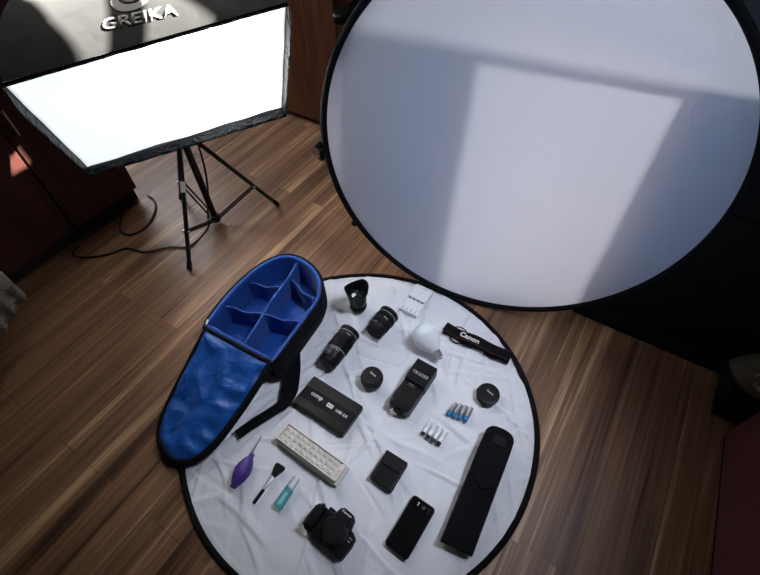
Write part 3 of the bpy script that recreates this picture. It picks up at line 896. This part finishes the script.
# small prime standing
t = thing('camera_lens', 'short round black lens with cap up, just below the telephoto lens', 'lens', (-.4195, .557, SZ), math.radians(-10)); t.scale = (1.07, 1.07, 1.07)
B().lathe([(.028, 0), (.030, .002), (.0305, .012), (.0325, .015), (.0330, .020)], 64).obj('barrel', 'black_plastic', t)
B().lathe([(.0332, .020), (.0340, .0215), (.0340, .033), (.0332, .0345)], 120, rf=ribs(60, .025)).obj('focus_ring', 'rubber', t)
B().lathe([(.0328, .0345), (.0325, .038), (.0305, .040)], 64).obj('front_ring', 'black_plastic', t)
B().lathe([(.0332, .0180), (.0336, .0184), (.0336, .0192), (.0332, .0196)], 64).obj('white_ring', 'print_grey', t)
cp = B().lathe([(.0305, .039), (.0312, .041), (.0300, .0435), (.024, .0440), (.0235, .0432), (.0005, .0432)], 64).obj('lens_cap', 'black_plastic', t)
text('lettering', 'Canon', cp, M['print_white'], .022, T((0, .006, .0434)), bold=.02)
t = thing('camera_lens', 'flat round black pancake lens with cap up on the right side of the white fabric', 'lens', (-.0805, .7035, SZ), math.radians(-14))
B().lathe([(.030, 0), (.0325, .002), (.0335, .008), (.0335, .012)], 64).obj('barrel', 'black_plastic', t)
B().lathe([(.0338, .011), (.0358, .013), (.0358, .020), (.0345, .022)], 120, rf=ribs(60, .02)).obj('focus_ring', 'rubber', t)
cp = B().lathe([(.0345, .0215), (.0365, .0225), (.0355, .0265), (.030, .0275), (.0295, .0266), (.0005, .0266)], 64).obj('lens_cap', 'black_plastic', t)
text('lettering', 'Canon', cp, M['print_white'], .024, T((.002, .007, .0268)), bold=.02)

# ------------------------------------------------------------------ battery charger
t = thing('battery_charger', 'white four slot battery charger at the far edge of the white fabric', 'charger', (-.4555, .9145, SZ), math.radians(-.8))
B().box(0, .030, .0135, .073, .068, .027, .005, 3).obj('body', 'white_plastic', t)
B().box(0, -.033, .0095, .073, .064, .019, .004, 3).obj('battery_tray', 'white_plastic', t)
for k in range(4):
    x = -.0255 + k * .017
    B().box(x, -.004, .0195, .010, .006, .004, .0008).obj('contact_slot', 'black_matte', t)
    B().box(x, -.056, .0192, .008, .004, .001).obj('contact', 'print_grey', t, smooth=0)
    B().box(x, -.048, .0192, .005, .003, .001).obj('printed_mark', 'print_grey', t, smooth=0)
for k in range(3): B().box(-.017 + k * .017, -.030, .0192, .0010, .044, .002).obj('slot_rib', 'white_plastic', t, smooth=0)
b = B(); b.tube([(-.006, .026, .0272), (-.001, .020, .0272), (.008, .031, .0272)], .0012, 6, flat=.3); b.obj('logo_mark', 'print_grey', t)
text('lettering', 'CHARGER' if False else 'Multi', t, M['print_grey'], .020, T((.006, .050, .0271)))

# ------------------------------------------------------------------ LED bulb
t = thing('light_bulb', 'large white globe light bulb lying beside the camera strap', 'bulb', (-.342, .775, SZ), math.radians(-27))
ml = T((0, 0, .046)) @ RY(101)
B().lathe([(.0005, -.047), (.014, -.045), (.028, -.038), (.038, -.027), (.0445, -.012), (.046, .001), (.0455, .007)], 56, mtx=ml).obj('globe', 'white_globe', t, smooth=180)
B().lathe([(.0458, .007), (.0463, .0085), (.0455, .010), (.040, .026), (.030, .041), (.0205, .053), (.0165, .060)], 56, mtx=ml).obj('neck', 'white_plastic', t)
pr = [(.0145, .060)]
for k in range(5):
    z = .062 + k * .0042; pr += [(.0125, z), (.0137, z + .0021)]
pr += [(.0125, .0835), (.007, .087), (.0068, .088)]
sb = B().lathe(pr, 40, mtx=ml).obj('screw_base', 'steel', t)
B().lathe([(.0066, .0878), (.0045, .0905), (.0005, .091)], 24, mtx=ml).obj('contact_tip', 'black_matte', sb)

# ------------------------------------------------------------------ rolled camera strap
t = thing('camera_strap', 'black camera neck strap with white lettering folded lengthwise on the white fabric', 'strap', (-.193, .8645, SZ), math.radians(1.5))
b = B()
def strap_layer(z, y0, w, x0, x1, wob):
    return [(x0 + (x1 - x0) * k / 16, y0 + .0025 * math.sin(k * .7 + wob), z + .0015 * math.sin(k * .9 + wob)) for k in range(17)]
B().ribbon(strap_layer(.0045, -.001, .040, -.122, .122, 0), .040, .005).obj('band', 'black_fabric', t)
B().ribbon(strap_layer(.0105, .001, .038, -.120, .118, 1), .038, .005).obj('band', 'black_fabric', t)
B().ribbon(strap_layer(.0160, .0005, .036, -.121, .120, 2), .037, .005).obj('band', 'black_fabric', t)
r_ = B()
for y in (-.0175, .0175): r_.tube([(x, y_ + y, z + .0005) for x, y_, z in strap_layer(.0185, .0005, .036, -.119, .118, 2)], .0011, 5)
r_.obj('red_edging', mat('dark red piping', (.07, .008, .007), .7), t)
text('lettering', 'Canon', t, M['print_white'], .070, T((-.026, .001, .0203)), squash=.020, bold=.035, extrude=.0006)
lo_ = B(); lo_.tube(catmull([(-.095, .018, .010), (-.080, .030, .008), (-.062, .033, .006), (-.048, .024, .008), (-.055, .018, .010)], 5), .0022, 6); lo_.obj('end_loop', 'rubber', t)
lo_ = B(); lo_.tube(catmull([(-.090, -.018, .008), (-.080, -.030, .005), (-.060, -.033, .005), (-.045, -.026, .005), (-.010, -.024, .005), (-.006, -.018, .007)], 5), .0026, 6); lo_.obj('end_loop', 'rubber', t)
B().ribbon([(.035, -.021, .004), (.06, -.023, .004), (.085, -.020, .004)], .012, .003).obj('end_loop', 'rubber', t)

# ------------------------------------------------------------------ flash
t = thing('camera_flash', 'black speedlight flash lying face up in the middle of the white fabric', 'flash', (-.2890, .598, SZ), math.radians(-1.5))
B().prism([(-.034, -.088), (-.022, -.092), (.026, -.090), (.033, -.080), (.034, .006), (-.036, .010), (-.039, -.060)], .0, .046, .005, 3).obj('body', 'black_plastic', t)
B().prism([(-.026, -.080), (.024, -.080), (.026, -.010), (-.028, -.010)], .0455, .0485, .002, 2).obj('sensor_window', mat('dark red sensor window', (.008, .004, .0035), .45, spec=.2), t)
hd = B(); hd.box(0, .045, .030, .074, .084, .052, .004, 3); hd.obj('head', 'black_plastic', t)
B().prism([(-.032, .002), (.032, .002), (.034, .012), (-.034, .012)], .044, .052, .002, 2).obj('hinge', 'black_matte', t)
B().box(0, .0880, .029, .066, .006, .046, .001).obj('flash_window', 'white_plastic', t)
B().box(0, .0885, .0545, .060, .006, .002, .0005).obj('pull_out_panel', 'white_plastic', t)
text('lettering', 'YN565EX', t, M['print_white'], .054, T((.001, .038, .0562)), bold=.015, space=1.6, squash=.0115)
text('lettering', 'SPEEDLITE', t, M['print_grey'], .020, T((-.006, -.004, .0487)), bold=.03)
text('lettering', 'E-TTL ETTL II', t, M['print_grey'], .026, T((-.005, -.010, .0488)))
ft = B().box(-.012, -.096, .014, .020, .012, .012, .002).obj('hot_shoe_foot', 'steel', t); ft['label'] = 'silver hot shoe foot'
B().cyl((.0, -.091, .022), (.0, -.097, .022), .012).obj('lock_wheel', 'black_matte', t)

# ------------------------------------------------------------------ batteries
def battery(label, x, y, rz, kind, group):
    t = thing('battery', label, 'battery', (x, y, SZ + .0005), rz, group)
    mt = T((0, 0, .0072)) @ AXY
    if kind == 'white':
        B().lathe([(.0068, -.0245), (.0071, -.024), (.0071, .023), (.0066, .0242), (.0030, .0244), (.0027, .0258), (.0005, .0260)], 28, mtx=mt).obj('sleeve', 'bat_white', t)
        B().lathe([(.0066, -.0252), (.0073, -.0246), (.0073, -.0170), (.00715, -.0168)], 28, mtx=mt).obj('end_band', 'black_plastic', t)
        for k in range(3): B().box(0, 0, .0001, .003 - .0007 * k, .004, .0002, mtx=T((0, 0, .0072)) @ RY(-10 + 14 * k) @ T((0, .003 + .007 * k, .00712))).obj('printed_mark', 'bat_green', t, smooth=0)
    else:
        B().lathe([(.0068, -.0150), (.0071, -.0148), (.0071, .023), (.0066, .0242), (.0030, .0244), (.0027, .0258), (.0005, .0260)], 28, mtx=mt).obj('sleeve', 'bat_dark', t)
        B().lathe([(.0066, -.0252), (.0073, -.0246), (.0073, -.0120), (.00715, -.0118)], 28, mtx=mt).obj('end_band', 'bat_blue', t)
        B().box(0, 0, .0001, .0035, .030, .0002, mtx=T((0, 0, .0072)) @ RY(-28) @ T((0, .006, .00712))).obj('printed_stripe', 'print_white', t, smooth=0)
    return t
pos = ['leftmost', 'second from the left', 'third from the left', 'rightmost']
for k in range(4):
    battery('silver and blue battery, %s of the blue ended four' % pos[k], -.1555 + k * .0167, .6055 + k * .0038, math.radians(-7 + 2.5 * k), 'blue', 'blue ended batteries')
pos = ['leftmost', 'second from the left', 'third from the left', 'rightmost']
for k in range(4):
    battery('white battery with black end, %s of the four white ones' % pos[k], -.1930 + k * .0180, .5115 - k * .0005, math.radians(-4 - .5 * k), 'white', 'white batteries')

# ------------------------------------------------------------------ drive case
t = thing('drive_enclosure', 'flat black drive case with white lettering lying below the telephoto lens', 'hard drive', (-.4895, .4105, SZ), math.radians(-1.2))
pillow(B(), .193, .108, .004, .002, .026, .002).obj('shell', 'black_matte', t)
B().box(0, .034, .0262, .188, .032, .0012, .0005).obj('ridge', 'black_plastic', t)
B().box(0, -.038, .0262, .188, .026, .0012, .0005).obj('ridge', 'black_plastic', t)
B().box(-.0955, 0, .013, .004, .104, .022, .001).obj('end_plate', 'black_plastic', t)
B().box(.0955, 0, .013, .004, .104, .022, .001).obj('end_plate', 'black_plastic', t)
text('lettering', 'comp', t, M['print_white'], .044, T((-.044, .0005, .0261)), squash=.014, bold=.03)
b = B(); b.prism(rrect(.022, .013, .002, 3, .010, -.0005), .0258, .0263); lb = b.obj('printed_badge', 'print_white', t, smooth=0)
text('lettering', 'SATA', lb, M['black_matte'], .017, T((.010, -.0005, .0264)), squash=.006, bold=.01)
text('lettering', 'USB 2.0', t, M['print_white'], .042, T((.055, -.0015, .0261)), squash=.0088, bold=.02)

# ------------------------------------------------------------------ LED emergency light
t = thing('led_light_panel', 'cream rectangular lamp panel with three rows of leds near the open lid', 'lamp', (-.4410, .2650, SZ), math.radians(-2.4))
pillow(B(), .232, .064, .007, .0, .022, .003).obj('base', 'cream', t)
pillow(B(), .226, .059, .006, .0215, .0300, .002).obj('housing', 'cream', t)
def at_z(pts, z): return [(x, y, z) for x, y in pts]
b = B(); b.loft([at_z(rrect(.224, .057, .006), .0285), at_z(rrect(.224, .057, .006), .0395), at_z(rrect(.2225, .0555, .005), .0408), at_z(rrect(.2125, .0485, .003), .0408), at_z(rrect(.212, .048, .003), .0285)], cap0=False, cap1=False)
b.obj('bezel', 'cream', t)
NXL, NYL = 10, 3
for i in range(NXL):
    for j in range(NYL):
        x = -.0955 + i * .0198; y = -.0158 + j * .0158
        b = B(); hw, hh = .0091, .0071
        sq = ((-1, -1), (1, -1), (1, 1), (-1, 1))
        b.loft([[(x + sx * hw, y + sy * hh, .0296) for sx, sy in sq], [(x + sx * hw, y + sy * hh, .0345) for sx, sy in sq],
                [(x + sx * .0016, y + sy * .0014, .0408) for sx, sy in sq]], cap0=False)
        c = b.obj('reflector_cell', 'reflector_cell', t, smooth=0)
        B().sphere((x, y, .0408), .0016, (1, 1, .6), 12, 8).obj('led', 'led', c)
B().box(.1040, 0, .0375, .0085, .047, .006, .0005).obj('end_strip', 'cream', t)
text('printed_label', 'LED 30', t, M['red_print'], .020, T((.1040, -.006, .0406)) @ RZ(90), squash=.005, bold=.02)

# ------------------------------------------------------------------ air blower
t = thing('air_blower', 'purple rubber bulb air blower with thin nozzle beside the blue lid', 'blower', (-.5760, .1190, SZ), math.radians(9.5))
mt = T((0, 0, .0245)) @ AXY
B().lathe([(.0005, -.0495), (.0075, -.049), (.0095, -.045), (.0090, -.042), (.0135, -.035), (.0205, -.019), (.0240, -.002), (.0225, .014), (.0165, .030), (.0105, .040), (.0080, .044), (.0082, .050), (.0065, .0535), (.0005, .054)], 40, mtx=mt).obj('bulb', 'purple', t, smooth=60)
B().lathe([(.0030, .053), (.0024, .060), (.0016, .106), (.0004, .107)], 16, mtx=mt @ RX(6)).obj('nozzle', mat('grey nozzle', (.17, .17, .18), .4, metal=.4), t)
B().lathe([(.0092, -.0440), (.0100, -.0430), (.0092, -.0420)], 32, mtx=mt).obj('collar', 'purple', t)

# ------------------------------------------------------------------ brush
t = thing('cleaning_brush', 'black bristled cleaning brush with silver ferrule between blower and spray bottle', 'brush', (-.4966, .0732, SZ), math.radians(.5))
B().lathe([(.0005, -.002), (.0042, -.001), (.0050, .003), (.0050, .036), (.0046, .042)], 24, mtx=T((0, 0, .009)) @ AXY).obj('handle', 'black_plastic', t)
b = B()
lps = []
for (y, w, h) in ((.041, .0046, .0046), (.056, .0050, .0046), (.072, .0068, .0042), (.084, .0085, .0038)):
    lps.append([(w * math.cos(2 * PI * k / 24), y, .009 + h * math.sin(2 * PI * k / 24)) for k in range(24)])
b.loft(lps).obj('ferrule', 'aluminium', t)
b = B(); lps = []
for (y, w, h) in ((.083, .0080, .0036), (.092, .0105, .0045), (.102, .0140, .0055), (.111, .0168, .0058), (.116, .0165, .0050), (.1195, .0130, .0030)):
    lps.append([(w * math.cos(2 * PI * k / 40) * (1 + .03 * math.sin(k * 7)), y + .0012 * math.sin(k * 5.0), .010 + h * math.sin(2 * PI * k / 40)) for k in range(40)])
b.loft(lps).obj('bristles', 'hair', t)

# ------------------------------------------------------------------ spray bottle
t = thing('spray_bottle', 'small teal cleaning fluid spray bottle with clear cap below the led panel', 'bottle', (-.4318, .0985, SZ), math.radians(2.0))
mt = T((0, 0, .0135)) @ AXY
B().lathe([(.0005, 0), (.0120, .0005), (.0136, .003), (.0136, .052), (.0120, .055), (.0070, .057)], 36, mtx=mt).obj('body', 'teal', t)
B().lathe([(.0070, .0555), (.0085, .056), (.0085, .064), (.0075, .065)], 28, mtx=mt).obj('pump_collar', 'white_plastic', t)
B().lathe([(.0108, .0575), (.0114, .058), (.0104, .089), (.0090, .0915), (.0005, .092)], 28, mtx=mt).obj('cap', 'clear', t)
B().box(0, 0, .0002, .010, .034, .0003, mtx=T((0, .026, .0135)) @ RY(8) @ T((0, 0, .0136))).obj('printed_label', mat('pale teal print', (.22, .56, .57), .4), t, smooth=0)

# ------------------------------------------------------------------ camera battery charger
t = thing('battery_charger', 'black square camera battery charger with sunken bay above the phone', 'charger', (-.2235, .3425, SZ), math.radians(-.8))
pillow(B(), .072, .091, .004, .0, .022, .003).obj('base', 'black_matte', t)
b = B()
b.box(0, .025, .0245, .070, .039, .007, .0015)
b.box(-.0305, -.019, .0245, .009, .050, .007, .0012)
b.box(.0325, -.019, .0245, .005, .050, .007, .0012)
b.box(.001, -.0415, .0235, .070, .005, .005, .001)
b.obj('bay_wall', 'black_plastic', t)
B().box(.003, -.018, .0225, .052, .042, .001).obj('bay_floor', 'black_matte', t)

# ------------------------------------------------------------------ DSLR lying on its back
t = thing('dslr_camera', 'black camera body with body cap, at the lower edge of the white fabric', 'camera', (-.2735, .0915, SZ), math.radians(-4.5))
body = [(-.064, .003), (-.058, .0), (.060, .0), (.064, .004), (.0665, .040), (.063, .062), (.052, .068), (.040, .070), (.034, .094), (.028, .100), (-.004, .100), (-.012, .094), (-.017, .074), (-.050, .072), (-.060, .068), (-.066, .058)]
B().prism(body, .004, .044, .005, 3).obj('body', 'black_matte', t)
B().prism([(-.065, .004), (-.040, .004), (-.036, .020), (-.037, .062), (-.044, .071), (-.060, .069), (-.067, .058), (-.0675, .02)], .036, .064, .009, 4).obj('grip', 'rubber', t)
B().prism([(-.008, .066), (.036, .066), (.031, .096), (.024, .099), (.000, .099), (-.008, .092)], .040, .060, .006, 3).obj('flash_hump', 'black_matte', t)
B().lathe([(.036, .040), (.0365, .046), (.0355, .050), (.033, .051)], 64, mtx=T((.011, .040, 0))).obj('lens_mount', 'black_plastic', t)
B().lathe([(.0325, .050), (.0330, .056), (.0315, .0590), (.026, .0595), (.0250, .0585), (.0005, .0585)], 64, mtx=T((.011, .040, 0)), rf=None).obj('body_cap', 'black_plastic', t)
B().lathe([(.0095, 0), (.0100, .001), (.0100, .010), (.0090, .011)], 48, mtx=T((-.030, .071, .024)) @ AXY, rf=ribs(24, .05)).obj('mode_dial', 'black_plastic', t)
B().lathe([(.0060, 0), (.0060, .004), (.0045, .005)], 24, mtx=T((-.050, .068, .054)) @ RX(-60)).obj('shutter_button', 'black_gloss', t)
text('lettering', 'Canon', t, M['print_white'], .030, T((.014, .0905, .0602)), squash=.0058, bold=.045)
text('lettering', 'EOS', t, M['print_grey'], .010, T((.056, .052, .0442)) @ RZ(0), bold=.03)
B().box(.0555, .044, .0443, .008, .0022, .0004).obj('badge_bar', 'print_grey', t, smooth=0)
B().sphere((-.032, .050, .044), .0035, (1, 1, .4), 12, 8).obj('self_timer_lamp', 'black_gloss', t)
for sx in (-.066,): B().tube([(sx, .060, .020), (sx * 1.06, .064, .024), (sx * 1.03, .068, .028)], .002, 6).obj('strap_lug', 'black_metal', t)

# ------------------------------------------------------------------ phone
t = thing('smartphone', 'black smartphone lying face down between the camera and the long pouch', 'phone', (-.1012, .2525, SZ), math.radians(-2.5))
pillow(B(), .0715, .149, .011, .0, .0085, .0035).obj('body', 'black_metal', t)
pillow(B(), .067, .1445, .010, .0070, .0090, .0010).obj('back_glass', 'black_gloss', t)
cb = B().prism(rrect(.017, .015, .004, 4, .005, .057), .0088, .0096, .0004).obj('camera_bump', 'black_gloss', t)
B().lathe([(.0048, 0), (.0048, .0006), (.0040, .0007), (.0040, .0003), (.0005, .0003)], 28, mtx=T((.005, .057, .0094))).obj('camera_ring', 'black_metal', cb)
B().box(-.0115, .0615, .0091, .004, .0030, .0004).obj('flash_led', 'led', t, smooth=0)['label'] = 'white flash led'
B().box(-.0115, .0555, .0091, .004, .0030, .0004).obj('sensor', 'print_grey', t, smooth=0)
B().box(.022, .057, .0091, .008, .014, .0004, .0001).obj('fingerprint_reader', 'black_matte', t)

# ------------------------------------------------------------------ long pouch
t = thing('flash_pouch', 'long black padded pouch with rounded flap on the right side of the white fabric', 'pouch', (.0135, .430, SZ), math.radians(3.5))
# straight lower body, rounded upper end
ou = [(-.042, -.166), (.044, -.160), (.044, .02), (.043, .125)]
for k in range(1, 10):
    a = math.radians(k * 18 - 0); ou.append((.043 * abs(math.cos(a)) ** .75 * (1 if math.cos(a) >= 0 else -1), .148 + .036 * math.sin(a) ** .8))
ou += [(-.043, .125), (-.043, .02)]
b = B(); o1 = offset2(ou, -.004); o2 = offset2(ou, -.010)
def h_(y): return .034 + .004 * math.sin((y + .16) * 8)
b.loft([[(x, y, .001) for x, y in o1], [(x, y, .010) for x, y in ou], [(x, y, h_(y) - .008) for x, y in ou], [(x, y, h_(y) - .001) for x, y in o1], [(x, y, h_(y)) for x, y in o2]])
b.obj('body', 'black_fabric', t)
fl = [(-.0435, .034)]
for k in range(9):
    u = k / 8; fl.append((-.0435 + .087 * u, .040 - .014 * u - .034 * math.sin(PI * u)))
fl = fl[1:]
top = [(.0435, .125)] + [(.0435 * abs(math.cos(math.radians(k * 18))) ** .75 * (1 if k < 5 else -1), .148 + .038 * math.sin(math.radians(k * 18)) ** .8) for k in range(1, 10)] + [(-.0435, .125)]
flap = B().prism(fl + top, .032, .0425, .004, 3).obj('flap', 'black_fabric', t)
B().prism(rrect(.036, .026, .004, 4, .004, .145), .0424, .0436, .0005).obj('label_patch', 'black_matte', flap)
B().tube([(-.041, -.163, .030), (.043, -.157, .030)], .005, 8).obj('bottom_seam', 'rim_fabric', t)

# ------------------------------------------------------------------ lights
def area(name, loc, rot, sx, sy, power, col, spread=180):
    l = bpy.data.lights.new(name, 'AREA'); l.shape = 'RECTANGLE'; l.size = sx; l.size_y = sy
    l.energy = power; l.color = col; l.spread = math.radians(spread)
    o = bpy.data.objects.new(name, l); COL.objects.link(o); o.location = loc; o.rotation_euler = rot; return o
# daylight through the window in the back wall (faces -Y)
area('window_daylight', (.05, 4.3, .30), (math.radians(-90), 0, 0), .55, .45, 50, (.95, .96, 1.0))
# window in the left wall beyond the wardrobe (faces +X)
area('side_window_daylight', (-2.93, 1.35, 1.3), (0, math.radians(-90), 0), 1.0, .8, 26, (.92, .95, 1.0))
# added fill light high on the right, brightens the white reflector
sl = bpy.data.lights.new('reflector_fill', 'SPOT'); sl.energy = 160; sl.spot_size = math.radians(35); sl.spot_blend = 1.0; sl.shadow_soft_size = .20
sl.color = (.76, .83, 1.0)
slo = bpy.data.objects.new('reflector_fill', sl); COL.objects.link(slo); slo.location = (.62, 1.0, 2.45)
slo.rotation_euler = (V((-.38, .60, 0)) - V(slo.location)).to_track_quat('-Z', 'Y').to_euler()
def spot(name, loc, aim, power, size, soft, col):
    l = bpy.data.lights.new(name, 'SPOT'); l.energy = power; l.spot_size = math.radians(size); l.spot_blend = 1.0
    l.shadow_soft_size = soft; l.color = col
    o = bpy.data.objects.new(name, l); COL.objects.link(o); o.location = loc
    o.rotation_euler = (V(aim) - V(loc)).to_track_quat('-Z', 'Y').to_euler(); return o
# added fill light behind the camera, lifts the front of the upright diffuser
spot('diffuser_fill', (.35, -1.05, 1.35), (-.22, 1.07, .68), 82, 40, .15, (.62, .76, 1.0))
# added fill light for the softbox top and the floor around it
spot('softbox_top_fill', (-1.95, 1.35, 2.5), (-1.15, .95, .2), 48, 62, .15, (1.0, .95, .90))
sun = bpy.data.lights.new('sun', 'SUN'); sun.energy = 70; sun.angle = math.radians(.3); sun.color = (1, .95, .86)
so = bpy.data.objects.new('sun', sun); COL.objects.link(so)
so.rotation_euler = V((-.35, -.75, -.56)).to_track_quat('-Z', 'Y').to_euler(); so.location = (0, 4, 4)
# the lamp inside the softbox
spot('softbox_lamp', ap + nS * .06, TL.lerp(BR, .5) + (TR - TL).normalized() * .09, 120, 98, .03, (1.0, .97, .93))

w = bpy.data.worlds.new('World'); scene.world = w; w.use_nodes = True
w.node_tree.nodes['Background'].inputs[0].default_value = (.5, .6, .8, 1)
w.node_tree.nodes['Background'].inputs[1].default_value = .02

# ------------------------------------------------------------------ camera
cd = bpy.data.cameras.new('Camera'); cam = bpy.data.objects.new('Camera', cd); COL.objects.link(cam)
cd.sensor_fit = 'HORIZONTAL'; cd.sensor_width = 36; cd.lens = 457.54 / 760 * 36; cd.clip_start = .02
r_ = V((.84553358, .53338638, -.02391501)); dn = V((.40334859, -.66746033, -.62594458)); fw = V((-.34983264, .51961108, -.77950077))
cm = Matrix((r_, -dn, -fw)).transposed().to_4x4(); cm.translation = V((0, 0, 1.37))
cam.matrix_world = cm
scene.camera = cam
scene.view_settings.view_transform = 'Standard'; scene.view_settings.look = 'None'
scene.view_settings.gamma = 1.0; scene.view_settings.exposure = 0.15; scene.view_settings.use_curve_mapping = False
